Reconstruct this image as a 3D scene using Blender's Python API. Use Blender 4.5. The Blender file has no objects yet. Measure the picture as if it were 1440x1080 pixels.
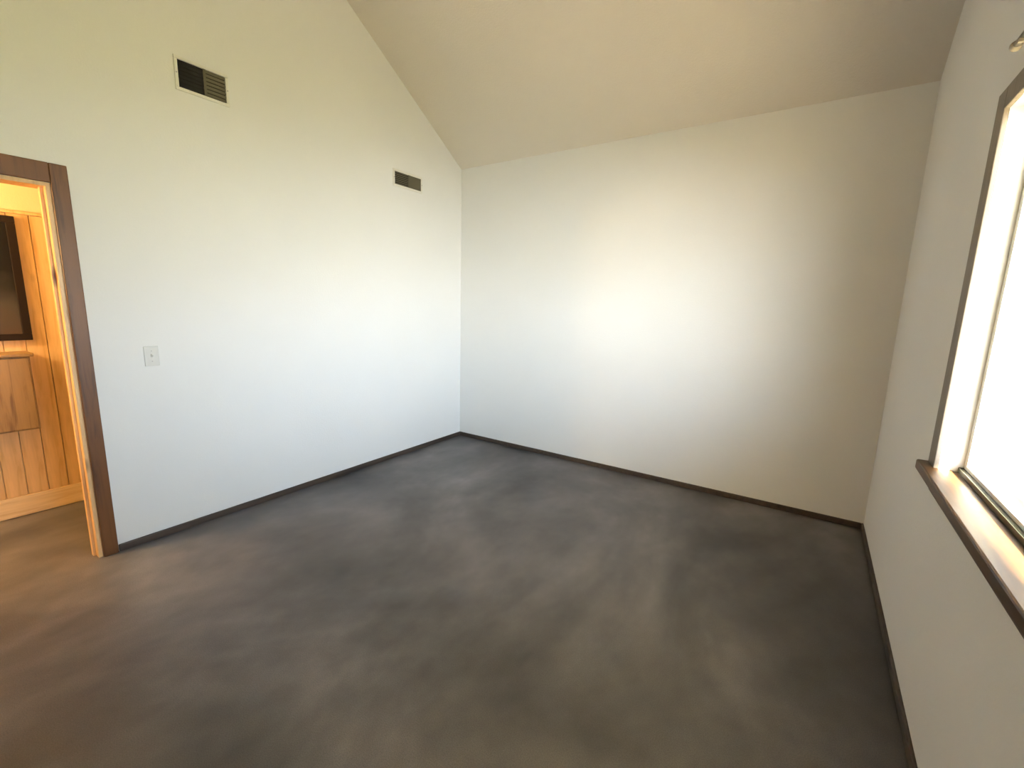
import bpy, bmesh, math, random
from mathutils import Vector, Matrix
random.seed(3)
sc = bpy.context.scene
COL = sc.collection

# ------------------------------------------------------------------ camera
cam_d = bpy.data.cameras.new('camera')
cam_d.sensor_width = 36.0
cam_d.lens = 631.5 / 1440.0 * 36.0
cam_d.clip_start = 0.02
cam = bpy.data.objects.new('camera', cam_d)
COL.objects.link(cam)
_r = Vector((0.83013031, 0.55697036, 0.02583963))
_f = Vector((-0.54499439, 0.82032321, -0.17335211))
_u = _r.cross(_f)
m = Matrix((( _r.x, _u.x, -_f.x), (_r.y, _u.y, -_f.y), (_r.z, _u.z, -_f.z))).to_4x4()
m.translation = Vector((0, 0, 1.45))
cam.matrix_world = m
sc.camera = cam

# ------------------------------------------------------------------ exposure
sc.view_settings.view_transform = 'Standard'
sc.view_settings.look = 'None'
sc.view_settings.gamma = 1
sc.view_settings.use_curve_mapping = False
sc.view_settings.exposure = 0.0

# ------------------------------------------------------------------ world: hazy bright sky
w = bpy.data.worlds.new('sky'); sc.world = w; w.use_nodes = True
nt = w.node_tree; nt.nodes.clear()
out = nt.nodes.new('ShaderNodeOutputWorld'); bg = nt.nodes.new('ShaderNodeBackground')
tc = nt.nodes.new('ShaderNodeTexCoord'); sp = nt.nodes.new('ShaderNodeSeparateXYZ')
rp = nt.nodes.new('ShaderNodeValToRGB')
rp.color_ramp.elements[0].position = 0.0; rp.color_ramp.elements[0].color = (1.0, 0.99, 0.98, 1)
rp.color_ramp.elements[1].position = 0.62; rp.color_ramp.elements[1].color = (0.07, 0.10, 0.15, 1)
e = rp.color_ramp.elements.new(0.16); e.color = (0.88, 0.98, 1.15, 1)
e = rp.color_ramp.elements.new(0.36); e.color = (0.62, 0.75, 0.98, 1)
nt.links.new(tc.outputs['Generated'], sp.inputs[0]); nt.links.new(sp.outputs['Z'], rp.inputs[0])
nt.links.new(rp.outputs[0], bg.inputs[0])
# broad glow added near the sun's azimuth to shape the wall light: SKY * (0.35 + GLOW * ((1 + cos(azimuth - sun)) / 2) ^ 5)
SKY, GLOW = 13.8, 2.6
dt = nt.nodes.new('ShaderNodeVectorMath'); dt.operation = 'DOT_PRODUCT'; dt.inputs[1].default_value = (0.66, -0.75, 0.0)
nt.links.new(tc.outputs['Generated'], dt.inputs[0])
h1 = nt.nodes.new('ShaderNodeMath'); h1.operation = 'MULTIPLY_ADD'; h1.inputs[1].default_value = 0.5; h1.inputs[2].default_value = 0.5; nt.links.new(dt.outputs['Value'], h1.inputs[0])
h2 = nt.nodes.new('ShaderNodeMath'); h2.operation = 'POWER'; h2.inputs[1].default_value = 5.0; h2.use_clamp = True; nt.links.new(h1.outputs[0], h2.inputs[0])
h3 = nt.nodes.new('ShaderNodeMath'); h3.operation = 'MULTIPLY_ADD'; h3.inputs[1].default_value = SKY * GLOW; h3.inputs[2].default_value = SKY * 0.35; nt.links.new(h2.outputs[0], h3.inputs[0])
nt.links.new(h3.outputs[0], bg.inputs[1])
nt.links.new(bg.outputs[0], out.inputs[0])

def light(name, kind, energy, color, loc=(0, 0, 0), rot=(0, 0, 0), **kw):
    d = bpy.data.lights.new(name, kind); d.energy = energy; d.color = color
    for k, v in kw.items(): setattr(d, k, v)
    o = bpy.data.objects.new(name, d); o.location = loc; o.rotation_euler = rot; COL.objects.link(o); return o

# sun: comes over the yard from +x, high; only grazes the window stool
SUN_DIR = Vector((-0.64, 0.547, -0.688)).normalized()
sun = light('sun', 'SUN', 215.0, (1.0, 0.87, 0.64), angle=math.radians(1.0))
sun.rotation_euler = SUN_DIR.to_track_quat('-Z', 'Y').to_euler()
# daylight portal in the window opening (guides sampling, gives no light itself)
portal = light('window_portal', 'AREA', 1.0, (1, 1, 1), (0.62, 1.25, 1.52), (0, math.radians(90), 0), shape='RECTANGLE', size=1.3, size_y=2.0)
portal.data.cycles.is_portal = True

# ------------------------------------------------------------------ dims
LX, RX, BY, FY = -3.166, 0.435, 3.735, -1.30
WZ, S = 2.79, 0.646
RIDGE_Y = 1.35
RIDGE_Z = WZ + (BY - RIDGE_Y) * S
FZ = RIDGE_Z - (RIDGE_Y - FY) * S
T = 0.12
def cz(y): return RIDGE_Z - abs(y - RIDGE_Y) * S

# ------------------------------------------------------------------ helpers
def bx(bm, x0, x1, y0, y1, z0, z1, bev=0.0):
    r = bmesh.ops.create_cube(bm, size=1.0)
    vs = r['verts']
    for v in vs:
        v.co = Vector(((x0 + x1) / 2 + v.co.x * (x1 - x0), (y0 + y1) / 2 + v.co.y * (y1 - y0), (z0 + z1) / 2 + v.co.z * (z1 - z0)))
    if bev:
        es = list({e for v in vs for e in v.link_edges})
        bmesh.ops.bevel(bm, geom=es, offset=bev, segments=2, affect='EDGES', profile=0.5)
def prism(bm, pts, axis, a, b):
    """polygon pts in the plane normal to axis, extruded from a to b"""
    def P(q, t):
        return {'x': (t, q[0], q[1]), 'y': (q[0], t, q[1]), 'z': (q[0], q[1], t)}[axis]
    A = [bm.verts.new(P(q, a)) for q in pts]; B = [bm.verts.new(P(q, b)) for q in pts]
    n = len(pts)
    bm.faces.new(A); bm.faces.new(B[::-1])
    for i in range(n):
        bm.faces.new((A[i], B[i], B[(i + 1) % n], A[(i + 1) % n]))
def cyl(bm, p0, p1, r0, r1=None, n=20):
    r1 = r0 if r1 is None else r1
    p0, p1 = Vector(p0), Vector(p1); d = p1 - p0
    q = d.to_track_quat('Z', 'Y').to_matrix().to_4x4(); q.translation = (p0 + p1) / 2
    bmesh.ops.create_cone(bm, cap_ends=True, segments=n, radius1=r0, radius2=r1, depth=d.length, matrix=q)
def ball(bm, c, r, sx=1, sy=1, sz=1):
    bmesh.ops.create_uvsphere(bm, u_segments=20, v_segments=12, radius=r, matrix=Matrix.Translation(c) @ Matrix.Diagonal((sx, sy, sz, 1)))
def obj(name, bm, mat, parent=None, smooth=False):
    bmesh.ops.recalc_face_normals(bm, faces=bm.faces)
    me = bpy.data.meshes.new(name); bm.to_mesh(me); bm.free()
    if smooth:
        for p in me.polygons: p.use_smooth = True
    me.materials.append(mat)
    o = bpy.data.objects.new(name, me); COL.objects.link(o)
    if parent is not None:
        o.parent = parent
        o.matrix_parent_inverse = Matrix.Translation(-parent.location)
    return o
def struct(name, bm, mat, parent=None):
    o = obj(name, bm, mat, parent)
    if parent is None: o['kind'] = 'structure'
    return o
def boxobj(name, mat, parent, *b, bev=0.0):
    bm = bmesh.new(); bx(bm, *b, bev=bev); return obj(name, bm, mat, parent)
def thing(name, label, cat, loc, group=None):
    o = bpy.data.objects.new(name, None); COL.objects.link(o); o.location = loc; o.empty_display_size = 0.05
    o['label'] = label; o['category'] = cat
    if group: o['group'] = group
    return o

# ------------------------------------------------------------------ materials
def mat(name, col, rough=0.8, metal=0.0, spec=0.5):
    m = bpy.data.materials.new(name); m.use_nodes = True
    b = m.node_tree.nodes['Principled BSDF']
    b.inputs['Base Color'].default_value = (*col, 1); b.inputs['Roughness'].default_value = rough
    b.inputs['Metallic'].default_value = metal; b.inputs['Specular IOR Level'].default_value = spec
    return m, m.node_tree, b
def noise(nt, scale, detail=3, rough=0.5, vec=None, dist=0.0):
    n = nt.nodes.new('ShaderNodeTexNoise'); n.inputs['Scale'].default_value = scale
    n.inputs['Detail'].default_value = detail; n.inputs['Roughness'].default_value = rough; n.inputs['Distortion'].default_value = dist
    if vec is None:
        t = nt.nodes.new('ShaderNodeTexCoord'); nt.links.new(t.outputs['Object'], n.inputs['Vector'])
    else: nt.links.new(vec, n.inputs['Vector'])
    return n
def ramp(nt, src, stops):
    r = nt.nodes.new('ShaderNodeValToRGB')
    r.color_ramp.elements[0].position = stops[0][0]; r.color_ramp.elements[0].color = (*stops[0][1], 1)
    r.color_ramp.elements[1].position = stops[-1][0]; r.color_ramp.elements[1].color = (*stops[-1][1], 1)
    for p, c in stops[1:-1]:
        e = r.color_ramp.elements.new(p); e.color = (*c, 1)
    nt.links.new(src, r.inputs[0]); return r
def bump(nt, b, src, strength, dist):
    n = nt.nodes.new('ShaderNodeBump'); n.inputs['Strength'].default_value = strength; n.inputs['Distance'].default_value = dist
    nt.links.new(src, n.inputs['Height']); nt.links.new(n.outputs[0], b.inputs['Normal'])
def scl(c, k): return tuple(v * k for v in c)
def plaster(name, c, bs=0.25):
    m, nt, b = mat(name, c, 0.75)
    n = noise(nt, 1.3, 3); r = ramp(nt, n.outputs['Fac'], [(0.3, scl(c, 0.97)), (0.7, c)])
    nt.links.new(r.outputs[0], b.inputs['Base Color'])
    g = noise(nt, 90, 4, 0.6); bump(nt, b, g.outputs['Fac'], bs, 0.004)
    return m
def wood(name, c1, c2, knot=None, along='Z', rough=0.4, spec=0.5):
    m, nt, b = mat(name, c1, rough, spec=spec)
    t = nt.nodes.new('ShaderNodeTexCoord'); mp = nt.nodes.new('ShaderNodeMapping')
    s = {'X': (1.2, 16, 16), 'Y': (16, 1.2, 16), 'Z': (16, 16, 1.2)}[along]
    mp.inputs['Scale'].default_value = s
    nt.links.new(t.outputs['Object'], mp.inputs[0])
    n = noise(nt, 2.2, 6, 0.6, mp.outputs[0], 0.6)
    r = ramp(nt, n.outputs['Fac'], [(0.32, c2), (0.5, c1), (0.7, scl(c1, 1.12))])
    last = r.outputs[0]
    if knot:
        mp2 = nt.nodes.new('ShaderNodeMapping'); mp2.inputs['Scale'].default_value = {'X': (3, 7, 7), 'Y': (7, 3, 7), 'Z': (7, 7, 3.2)}[along]
        nt.links.new(t.outputs['Object'], mp2.inputs[0])
        v = nt.nodes.new('ShaderNodeTexVoronoi'); v.inputs['Scale'].default_value = 1.0
        nt.links.new(mp2.outputs[0], v.inputs['Vector'])
        k = ramp(nt, v.outputs['Distance'], [(0.06, (1, 1, 1)), (0.2, (0, 0, 0))])
        mx = nt.nodes.new('ShaderNodeMix'); mx.data_type = 'RGBA'; mx.inputs['B'].default_value = (*knot, 1)
        nt.links.new(k.outputs[0], mx.inputs['Factor']); nt.links.new(last, mx.inputs['A']); last = mx.outputs['Result']
    nt.links.new(last, b.inputs['Base Color'])
    bump(nt, b, n.outputs['Fac'], 0.12, 0.004)
    return m

M_WALL = plaster('warm_white_wall_paint', (0.80, 0.79, 0.755))
M_CEIL = plaster('tan_white_ceiling_paint', (0.74, 0.68, 0.59), 0.5)
M_HALLW = plaster('hall_cream_paint', (0.80, 0.70, 0.42))
M_TRIMDK = wood('dark_stained_base', (0.060, 0.042, 0.030), (0.035, 0.024, 0.018), along='Y', rough=0.5)
M_DOORTRIM = wood('brown_stained_casing', (0.15, 0.056, 0.012), (0.08, 0.028, 0.006), along='Z', rough=0.45)
M_WINTRIM = wood('oak_window_trim', (0.075, 0.036, 0.013), (0.042, 0.020, 0.007), along='Y', rough=0.4)
M_VINYL = mat('white_vinyl', (0.82, 0.82, 0.80), 0.35)[0]
M_TRACK = mat('dark_bronze_track', (0.05, 0.055, 0.04), 0.5, 0.3)[0]
M_CASE = wood('grey_brown_window_casing', (0.20, 0.165, 0.13), (0.15, 0.12, 0.09), along='Z', rough=0.5)
M_PINE = wood('knotty_pine', (0.78, 0.49, 0.22), (0.64, 0.36, 0.13), knot=(0.22, 0.08, 0.02), along='Z')
M_PINEB = wood('pale_pine_base', (0.85, 0.60, 0.32), (0.75, 0.48, 0.22), along='Y')
M_CAB = wood('brown_cabinet_wood', (0.30, 0.17, 0.05), (0.18, 0.09, 0.025), along='Z')
M_DKFRAME = mat('dark_frame_wood', (0.014, 0.007, 0.004), 0.7, spec=0.2)[0]
M_DKPIC = None
M_PLATE = mat('ivory_switch_plastic', (0.66, 0.65, 0.60), 0.35)[0]
M_VENTW = mat('cream_register_enamel', (0.76, 0.74, 0.66), 0.45)[0]
M_VENTD = mat('register_duct_shade', (0.006, 0.005, 0.003), 0.9)[0]  # black stands in for the shade inside the duct
M_VENTL = mat('register_olive_louver', (0.10, 0.09, 0.055), 0.6)[0]  # dark olive louver tone
M_ROD = mat('bronze_rod_metal', (0.30, 0.26, 0.21), 0.5, 0.1)[0]
M_SCREW = mat('steel_screw', (0.45, 0.44, 0.42), 0.35, 0.9)[0]
M_EXT = plaster('shade_eave_paint', (0.62, 0.58, 0.50))
M_GLOBE, _nt, _b = mat('lamp_globe_glass', (1, 0.8, 0.5), 0.4)
_b.inputs['Emission Color'].default_value = (1, 0.62, 0.24, 1); _b.inputs['Emission Strength'].default_value = 14

# dark glazed picture: near black above, brownish below
M_DKPIC, nt, b = mat('dark_picture_print', (0.01, 0.008, 0.006), 0.6, spec=0.2)
t = nt.nodes.new('ShaderNodeTexCoord'); s_ = nt.nodes.new('ShaderNodeSeparateXYZ'); nt.links.new(t.outputs['Object'], s_.inputs[0])
n = noise(nt, 5, 3); ad = nt.nodes.new('ShaderNodeMath'); ad.operation = 'MULTIPLY_ADD'; ad.inputs[1].default_value = 0.35
nt.links.new(n.outputs['Fac'], ad.inputs[0]); nt.links.new(s_.outputs['Z'], ad.inputs[2])
r = ramp(nt, ad.outputs[0], [(0.0, (0.10, 0.05, 0.025)), (0.35, (0.06, 0.05, 0.04)), (0.62, (0.008, 0.006, 0.004))])
mr = nt.nodes.new('ShaderNodeMapRange'); mr.inputs['From Min'].default_value = 1.2; mr.inputs['From Max'].default_value = 2.1
nt.links.new(ad.outputs[0], mr.inputs[0]); nt.links.new(mr.outputs[0], r.inputs[0]); nt.links.new(r.outputs[0], b.inputs['Base Color'])

# carpet
CARPET_SHADE_OFF = (31.8, 37.7, 0.0)  # mottle shifted so the carpet colour carries the floor's light and shade
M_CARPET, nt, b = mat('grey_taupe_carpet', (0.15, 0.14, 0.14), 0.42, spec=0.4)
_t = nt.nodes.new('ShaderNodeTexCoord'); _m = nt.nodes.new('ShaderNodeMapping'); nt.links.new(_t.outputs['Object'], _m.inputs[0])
_m.inputs['Location'].default_value = CARPET_SHADE_OFF; _m.inputs['Rotation'].default_value = (0, 0, 0.7); _m.inputs['Scale'].default_value = (1.0, 0.7, 1.0)
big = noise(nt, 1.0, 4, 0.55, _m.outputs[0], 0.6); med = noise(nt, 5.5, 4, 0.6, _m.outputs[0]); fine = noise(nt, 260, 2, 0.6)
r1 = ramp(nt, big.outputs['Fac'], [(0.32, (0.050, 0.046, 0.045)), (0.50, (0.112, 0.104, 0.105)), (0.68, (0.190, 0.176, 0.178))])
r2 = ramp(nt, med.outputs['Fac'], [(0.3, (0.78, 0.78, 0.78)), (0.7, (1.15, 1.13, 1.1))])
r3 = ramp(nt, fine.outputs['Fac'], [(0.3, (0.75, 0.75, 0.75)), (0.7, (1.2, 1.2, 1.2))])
def mul(nt, a, c):
    mx = nt.nodes.new('ShaderNodeMix'); mx.data_type = 'RGBA'; mx.blend_type = 'MULTIPLY'; mx.inputs['Factor'].default_value = 1
    nt.links.new(a, mx.inputs['A']); nt.links.new(c, mx.inputs['B']); return mx.outputs['Result']
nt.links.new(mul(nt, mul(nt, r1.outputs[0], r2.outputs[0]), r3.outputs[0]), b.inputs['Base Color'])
bump(nt, b, fine.outputs['Fac'], 0.2, 0.002)

# pale dry yard outside
M_YARD, nt, b = mat('pale_dry_yard', (0.5, 0.42, 0.3), 0.95)
n1 = noise(nt, 0.8, 5); r = ramp(nt, n1.outputs['Fac'], [(0.3, (0.12, 0.13, 0.06)), (0.7, (0.20, 0.20, 0.10))])
nt.links.new(r.outputs[0], b.inputs['Base Color'])

M_BOUNCE, nt, b = mat('bounce_slab_concrete', (0.66, 0.56, 0.42), 0.85)  # pale reflector slab that bounces warm light indoors
n1 = noise(nt, 2.0, 5); r = ramp(nt, n1.outputs['Fac'], [(0.3, (0.68, 0.58, 0.42)), (0.7, (0.80, 0.70, 0.54))])
nt.links.new(r.outputs[0], b.inputs['Base Color'])

# thin window glass
M_GLASS = bpy.data.materials.new('window_glass'); M_GLASS.use_nodes = True
nt = M_GLASS.node_tree; nt.nodes.clear()
o_ = nt.nodes.new('ShaderNodeOutputMaterial'); tr = nt.nodes.new('ShaderNodeBsdfTransparent'); gl = nt.nodes.new('ShaderNodeBsdfGlossy')
gl.inputs['Roughness'].default_value = 0.02; tr.inputs[0].default_value = (0.96, 0.98, 0.97, 1)
lw = nt.nodes.new('ShaderNodeLayerWeight'); lw.inputs[0].default_value = 0.5
pw = nt.nodes.new('ShaderNodeMath'); pw.operation = 'POWER'; pw.inputs[1].default_value = 5; nt.links.new(lw.outputs['Facing'], pw.inputs[0])
fr = nt.nodes.new('ShaderNodeMath'); fr.operation = 'MULTIPLY_ADD'; fr.inputs[1].default_value = 0.5; fr.inputs[2].default_value = 0.03; nt.links.new(pw.outputs[0], fr.inputs[0]); mx = nt.nodes.new('ShaderNodeMixShader')
nt.links.new(fr.outputs[0], mx.inputs[0]); nt.links.new(tr.outputs[0], mx.inputs[1]); nt.links.new(gl.outputs[0], mx.inputs[2]); nt.links.new(mx.outputs[0], o_.inputs[0])

# ------------------------------------------------------------------ structure
HX, HZ = -4.20, 2.36           # hall far wall plane, hall ceiling
HY0, HY1 = -1.30, 1.75
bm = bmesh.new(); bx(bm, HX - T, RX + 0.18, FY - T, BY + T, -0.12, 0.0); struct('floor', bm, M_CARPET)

# door opening in the left wall
DY0, DY1, DZ = -0.16, 0.665, 1.975
bm = bmesh.new()
prism(bm, [(DY1, 0), (BY, 0), (BY, WZ), (RIDGE_Y, RIDGE_Z), (DY1, cz(DY1))], 'x', LX - T, LX)
prism(bm, [(DY0, DZ), (DY1, DZ), (DY1, cz(DY1)), (DY0, cz(DY0))], 'x', LX - T, LX)
prism(bm, [(FY, 0), (DY0, 0), (DY0, cz(DY0)), (FY, FZ)], 'x', LX - T, LX)
struct('wall_left', bm, M_WALL)

bm = bmesh.new(); bx(bm, LX - T, RX + 0.18, BY, BY + T, 0, WZ + 0.06); struct('wall_back', bm, M_WALL)
bm = bmesh.new(); bx(bm, LX, RX + 0.18, FY - T, FY, 0, FZ + 0.06); struct('wall_front', bm, M_WALL)

# window opening in the right wall
WY0, WY1, WB, WT = 0.22, 2.175, 0.862, 2.11
RT = 0.18
bm = bmesh.new()
prism(bm, [(WY1, 0), (BY, 0), (BY, WZ), (WY1, cz(WY1))], 'x', RX, RX + RT)
prism(bm, [(WY0, 0), (WY1, 0), (WY1, WB), (WY0, WB)], 'x', RX, RX + RT)
prism(bm, [(WY0, WT), (WY1, WT), (WY1, cz(WY1)), (RIDGE_Y, RIDGE_Z), (WY0, cz(WY0))], 'x', RX, RX + RT)
prism(bm, [(FY, 0), (WY0, 0), (WY0, cz(WY0)), (FY, FZ)], 'x', RX, RX + RT)
struct('wall_right', bm, M_WALL)

# vaulted ceiling: two slopes
SHADE_EAVE = 1.335  # depth of the added overhang, sized to keep sun off the floor
bm = bmesh.new()
prism(bm, [(BY + T, WZ - T * S), (RIDGE_Y, RIDGE_Z), (RIDGE_Y, RIDGE_Z + 0.14), (BY + T, WZ - T * S + 0.14)], 'x', LX - T, RX + RT)
prism(bm, [(RIDGE_Y, RIDGE_Z), (FY - T, FZ - T * S), (FY - T, FZ - T * S + 0.14), (RIDGE_Y, RIDGE_Z + 0.14)], 'x', LX - T, RX + RT)
struct('ceiling', bm, M_CEIL)

# baseboards: low dark strips
BH, BT = 0.042, 0.014
def base(name, x0, x1, y0, y1):
    bm = bmesh.new(); bx(bm, x0, x1, y0, y1, 0.0, BH, bev=0.004); return struct(name, bm, M_TRIMDK)
base('baseboard_left', LX, LX + BT, DY1 + 0.07, BY)
base('baseboard_back', LX + BT, RX - BT, BY - BT, BY)
base('baseboard_right', RX - BT, RX, FY, BY)
base('baseboard_front', LX, RX, FY, FY + BT)

# door casing and jambs of the doorway to the hall
d = bpy.data.objects.new('door_1', None); COL.objects.link(d); d['kind'] = 'structure'; d.location = (LX, (DY0 + DY1) / 2, 0)
CW = 0.066
boxobj('casing', M_DOORTRIM, d, LX, LX + 0.018, DY1, DY1 + CW, 0, DZ + CW + 0.025, bev=0.004)
boxobj('casing', M_DOORTRIM, d, LX, LX + 0.018, DY0 - CW, DY0, 0, DZ + CW + 0.025, bev=0.004)
boxobj('head_casing', M_DOORTRIM, d, LX, LX + 0.020, DY0, DY1, DZ, DZ + CW + 0.025, bev=0.004)
boxobj('jamb', M_PINE, d, LX - T, LX, DY1 - 0.018, DY1, 0, DZ)
boxobj('jamb', M_PINE, d, LX - T, LX, DY0, DY0 + 0.018, 0, DZ)
boxobj('head_jamb', M_PINE, d, LX - T, LX, DY0 + 0.018, DY1 - 0.018, DZ - 0.018, DZ)
boxobj('door_stop', M_PINE, d, LX - 0.075, LX - 0.045, DY1 - 0.030, DY1 - 0.018, 0, DZ - 0.018)
boxobj('door_stop', M_PINE, d, LX - 0.075, LX - 0.045, DY0 + 0.018, DY0 + 0.030, 0, DZ - 0.018)

# window: stool, apron, casing, sashes, glass
wn = bpy.data.objects.new('window_1', None); COL.objects.link(wn); wn['kind'] = 'structure'; wn.location = (RX, (WY0 + WY1) / 2, WB)
GX = RX + 0.028
boxobj('window_stool', M_WINTRIM, wn, RX - 0.045, RX + 0.16, WY0 - 0.11, WY1 + 0.11, 0.862, 0.900, bev=0.006)
boxobj('casing', M_CASE, wn, RX - 0.014, RX, WY1, WY1 + 0.09, 0.90, WT + 0.07, bev=0.003)
boxobj('casing', M_CASE, wn, RX - 0.014, RX, WY0 - 0.09, WY0, 0.90, WT + 0.07, bev=0.003)
boxobj('head_casing', M_CASE, wn, RX - 0.014, RX, WY0, WY1, WT, WT + 0.07, bev=0.003)
boxobj('apron', M_WINTRIM, wn, RX - 0.014, RX, WY0 - 0.03, WY1 + 0.01, 0.815, 0.862, bev=0.003)
MY = (WY0 + WY1) / 2
for (a, b2) in ((WY0, MY + 0.012), (MY - 0.012, WY1)):
    off = 0.0 if b2 == WY1 else 0.032
    x0, x1 = RX + 0.066 + off, RX + 0.092 + off
    sash = bpy.data.objects.new('sash', None)
    bm = bmesh.new()
    bx(bm, x0, x1, a, a + 0.032, 0.90, WT); bx(bm, x0, x1, b2 - 0.032, b2, 0.90, WT)
    bx(bm, x0, x1, a + 0.032, b2 - 0.032, 0.90, 0.932); bx(bm, x0, x1, a + 0.032, b2 - 0.032, WT - 0.035, WT)
    s = obj('sash', bm, M_VINYL, wn)
    boxobj('track', M_TRACK, s, x0 - 0.014, x0, a, b2, 0.90, 0.918)
    g = boxobj('pane', M_GLASS, s, (x0 + x1) / 2 - 0.002, (x0 + x1) / 2 + 0.002, a + 0.03, b2 - 0.03, 0.930, WT - 0.033)
    g.matrix_parent_inverse = Matrix.Identity(4) if False else g.matrix_parent_inverse

# hall beyond the doorway
bm = bmesh.new(); bx(bm, HX - T, HX, HY0 - T, HY1 + T, 0, HZ + T); struct('wall_hall_far', bm, M_HALLW)
bm = bmesh.new(); bx(bm, HX, LX - T, HY1, HY1 + T, 0, HZ + T); struct('wall_hall_right', bm, M_HALLW)
bm = bmesh.new(); bx(bm, HX, LX - T, HY0 - T, HY0, 0, HZ + T); struct('wall_hall_left', bm, M_HALLW)
bm = bmesh.new(); bx(bm, HX, LX - T, HY0, HY1, HZ, HZ + T); struct('ceiling_hall', bm, M_HALLW)
bm = bmesh.new(); bx(bm, HX, HX + 0.022, HY0, HY1, 0, 0.135, bev=0.005); struct('baseboard_hall', bm, M_PINEB)
# pine boards of the wainscot, each a piece
wc = bpy.data.objects.new('trim_1', None); COL.objects.link(wc); wc['kind'] = 'structure'; wc.location = (HX, 0, 0)
PT = 1.925
bw = 0.098
bmB = bmesh.new(); bx(bmB, 0, 0.014, 0.0015, bw - 0.0015, 0.135, PT, bev=0.003)
me = bpy.data.meshes.new('board'); bmesh.ops.recalc_face_normals(bmB, faces=bmB.faces); bmB.to_mesh(me); bmB.free(); me.materials.append(M_PINE)
y = HY0
while y + bw <= HY1 + 0.01:
    o = bpy.data.objects.new('board', me); COL.objects.link(o); o.parent = wc; o.location = (random.uniform(0, 0.0015), y, 0)
    y += bw
boxobj('cap_rail', M_PINE, wc, HX, HX + 0.022, HY0, HY1, PT, PT + 0.02, bev=0.003)

# exterior: yard, unseen eave added above the window to block light
bm = bmesh.new(); yard = [(RX + RT, -14.0), (2.2, -14.0), (6.5, -5.6), (17.5, 1.7), (23.0, 6.0), (23.0, 30.0), (RX + RT, 30.0)]      # unseen yard, slanted edge and drop shaped to let low sky light in
prism(bm, yard, 'z', -1.0, -0.35)
down = [(8.0, -50.0), (16.0, -40.0), (60.0, -26.0), (90.0, 10.0), (90.0, 60.0)]
tv = [bm.verts.new((x, y_, -0.45)) for x, y_ in yard[1:6]]; bv = [bm.verts.new((x, y_, -20.0)) for x, y_ in down]
for i in range(4): bm.faces.new((tv[i], bv[i], bv[i + 1], tv[i + 1]))
struct('ground', bm, M_YARD)
bm = bmesh.new(); bx(bm, RX + RT, 5.0, -6.0, 1.5, -0.35, -0.30, bev=0.01); struct('bounce_slab', bm, M_BOUNCE)  # unseen slab added to bounce sunlight up through the window
bm = bmesh.new(); bx(bm, RX + RT, RX + RT + SHADE_EAVE, FY - 0.4, BY + 0.4, 2.52, 2.60); struct('shade_overhang', bm, M_EXT)

# ------------------------------------------------------------------ wall registers
def register(y, z, wy, wz, label, olive):
    t = thing('wall_register', label, 'vent', (LX, y, z), 'air registers high on the left wall')
    bm = bmesh.new(); f = 0.018
    bx(bm, LX, LX + 0.010, y - wy / 2 - f, y + wy / 2 + f, z + wz / 2, z + wz / 2 + f, bev=0.003)
    bx(bm, LX, LX + 0.010, y - wy / 2 - f, y + wy / 2 + f, z - wz / 2 - f, z - wz / 2, bev=0.003)
    bx(bm, LX, LX + 0.010, y - wy / 2 - f, y - wy / 2, z - wz / 2, z + wz / 2, bev=0.003)
    bx(bm, LX, LX + 0.010, y + wy / 2, y + wy / 2 + f, z - wz / 2, z + wz / 2, bev=0.003)
    obj('frame', bm, M_VENTW, t)
    boxobj('duct_shade_sheet', M_VENTD, t, LX, LX + 0.002, y - wy / 2, y + wy / 2, z - wz / 2, z + wz / 2)  # flat sheet on the wall, painted black as an opening's shade
    boxobj('divider', M_VENTL, t, LX + 0.002, LX + 0.009, y + 0.004, y + 0.018, z - wz / 2, z + wz / 2)
    n = 7
    for k in range(n):
        zz = z - wz / 2 + (k + 0.5) * wz / n
        for side in (0, 1):
            ya, yb = (y - wy / 2, y + 0.004) if side == 0 else (y + 0.018, y + wy / 2)
            bm = bmesh.new()
            h = 0.0035 if side == 0 else 0.0075
            bx(bm, LX + 0.0025, LX + 0.0075, ya, yb, zz - h, zz + h)
            obj('louver', bm, M_VENTD if side == 0 and not olive else M_VENTL, t)
    for yy in (y - wy / 2 - f / 2, y + wy / 2 + f / 2):
        bm = bmesh.new(); cyl(bm, (LX + 0.009, yy, z), (LX + 0.012, yy, z), 0.004, n=10); obj('screw', bm, M_SCREW, t)
register(1.385, 2.695, 0.25, 0.145, 'larger air register with black opening, nearer the doorway, high on left wall', False)
register(3.00, 2.51, 0.31, 0.105, 'smaller grey-brown air register high on left wall near the corner', True)

# ------------------------------------------------------------------ light switch
t = thing('light_switch', 'small off-white light switch plate on left wall beside the doorway', 'switch', (LX, 0.99, 1.105))
boxobj('cover_plate', M_PLATE, t, LX, LX + 0.006, 0.955, 1.025, 1.048, 1.162, bev=0.0025)
bm = bmesh.new(); prism(bm, [(LX + 0.005, 1.097), (LX + 0.005, 1.115), (LX + 0.018, 1.120), (LX + 0.018, 1.112)], 'y', 0.985, 0.995); obj('toggle', bm, M_PLATE, t)
for zz in (1.075, 1.135):
    bm = bmesh.new(); cyl(bm, (LX + 0.005, 0.99, zz), (LX + 0.0075, 0.99, zz), 0.003, n=10); obj('screw', bm, M_SCREW, t)

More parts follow.
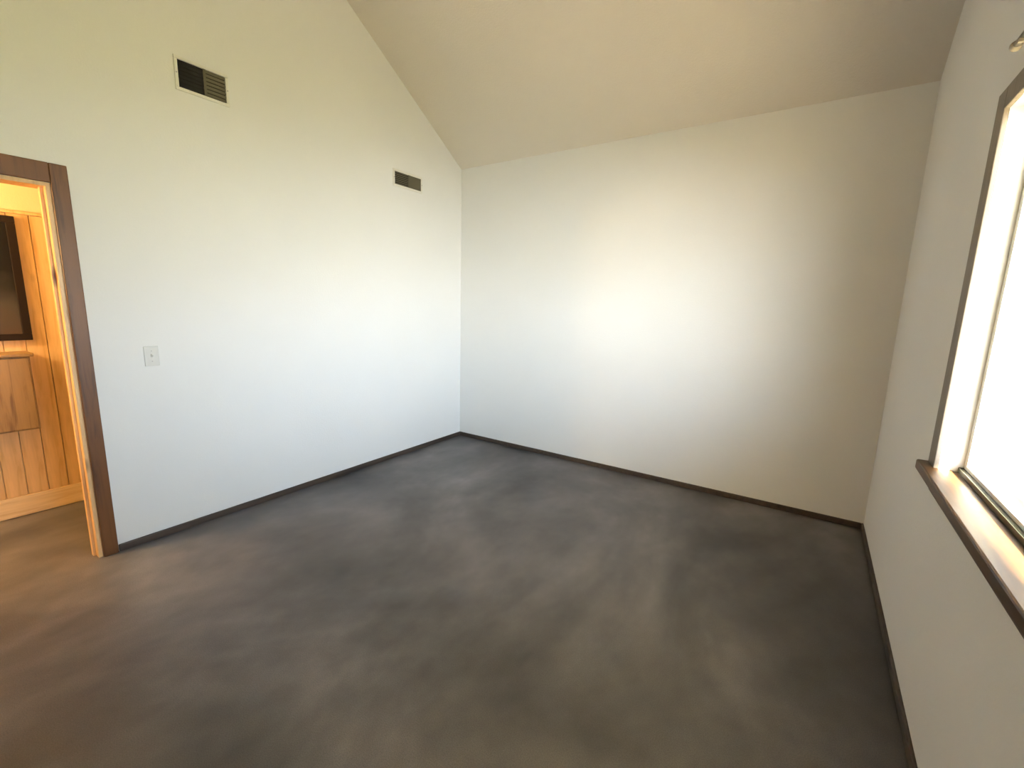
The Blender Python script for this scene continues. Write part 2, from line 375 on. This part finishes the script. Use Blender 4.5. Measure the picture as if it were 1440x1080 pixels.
# ------------------------------------------------------------------ curtain rod over the window
t = thing('curtain_rod', 'thin bronze curtain rod above the window on right wall', 'curtain rod', (RX, 1.2, 2.19))
bm = bmesh.new(); cyl(bm, (RX - 0.06, 0.14, 2.20), (RX - 0.06, 1.94, 2.20), 0.008); obj('rod', bm, M_ROD, t, True)
for yy in (0.2, 1.88):
    bm = bmesh.new(); bx(bm, RX - 0.005, RX, yy - 0.012, yy + 0.012, 2.155, 2.235, bev=0.002)
    cyl(bm, (RX - 0.003, yy, 2.188), (RX - 0.062, yy, 2.188), 0.0045, n=12); bx(bm, RX - 0.07, RX - 0.05, yy - 0.005, yy + 0.005, 2.184, 2.193)
    obj('bracket', bm, M_ROD, t)
for yy in (0.14, 1.94):
    bm = bmesh.new(); ball(bm, (RX - 0.06, yy, 2.20), 0.014); obj('finial', bm, M_ROD, t, True)

# ------------------------------------------------------------------ things in the hall
t = thing('framed_picture', 'dark framed picture hanging on pine boards beyond the doorway', 'picture', (HX + 0.0155, 0.4, 1.5))
X0 = HX + 0.0158
py0, py1, pz0, pz1 = 0.02, 0.69, 1.15, 1.905
for b_ in ((py0, py1, pz0, pz0 + .04), (py0, py1, pz1 - .04, pz1), (py0, py0 + .04, pz0 + .04, pz1 - .04), (py1 - .04, py1, pz0 + .04, pz1 - .04)):
    boxobj('frame_rail', M_DKFRAME, t, X0, X0 + 0.03, *b_, bev=0.003)
boxobj('picture_panel', M_DKPIC, t, X0, X0 + 0.014, py0 + .04, py1 - .04, pz0 + .04, pz1 - .04)

t = thing('wall_cabinet', 'low brown wooden wall cabinet under the dark picture beyond the doorway', 'cabinet', (HX + 0.0158, 0.3, 0.6))
cy0, cy1, c0, c1, cd = -0.1, 0.64, 0.60, 1.08, 0.17
boxobj('body', M_CAB, t, X0, X0 + cd, cy0, cy1, c0, c1 - 0.02, bev=0.003)
boxobj('top', M_CAB, t, X0, X0 + cd + 0.02, cy0 - 0.015, cy1 + 0.015, c1 - 0.02, c1, bev=0.004)
mid = (cy0 + cy1) / 2
for k, (a, b2) in enumerate(((cy0 + .01, mid - .003), (mid + .003, cy1 - .01))):
    dd = boxobj('door', M_CAB, t, X0 + cd, X0 + cd + 0.016, a, b2, c0 + .01, c1 - .03, bev=0.003)
    ky = b2 - .03 if k == 0 else a + .03
    bm = bmesh.new(); ball(bm, (X0 + cd + 0.026, ky, (c0 + c1) / 2), 0.012)
    kn = bpy.data.meshes.new('knob'); bm.to_mesh(kn); bm.free(); kn.materials.append(M_ROD)
    ko = bpy.data.objects.new('knob', kn); COL.objects.link(ko); ko.parent = dd; ko.matrix_parent_inverse = Matrix.Translation(-t.location)

t = thing('ceiling_lamp', 'warm globe pendant lamp on the hall ceiling beyond the doorway', 'lamp', (-3.72, -0.6, HZ))
bm = bmesh.new(); cyl(bm, (-3.72, -0.6, HZ - 0.03), (-3.72, -0.6, HZ), 0.07, 0.08); obj('canopy', bm, M_SCREW, t, False)
bm = bmesh.new(); cyl(bm, (-3.72, -0.6, HZ - 0.33), (-3.72, -0.6, HZ - 0.03), 0.008, n=12); obj('stem', bm, M_SCREW, t, False)
bm = bmesh.new(); ball(bm, (-3.72, -0.6, HZ - 0.40), 0.085); obj('globe', bm, M_GLOBE, t, True)
light('hall_lamp_light', 'POINT', 95.0, (1.0, 0.70, 0.36), (-3.72, -0.6, HZ - 0.56), shadow_soft_size=0.05)
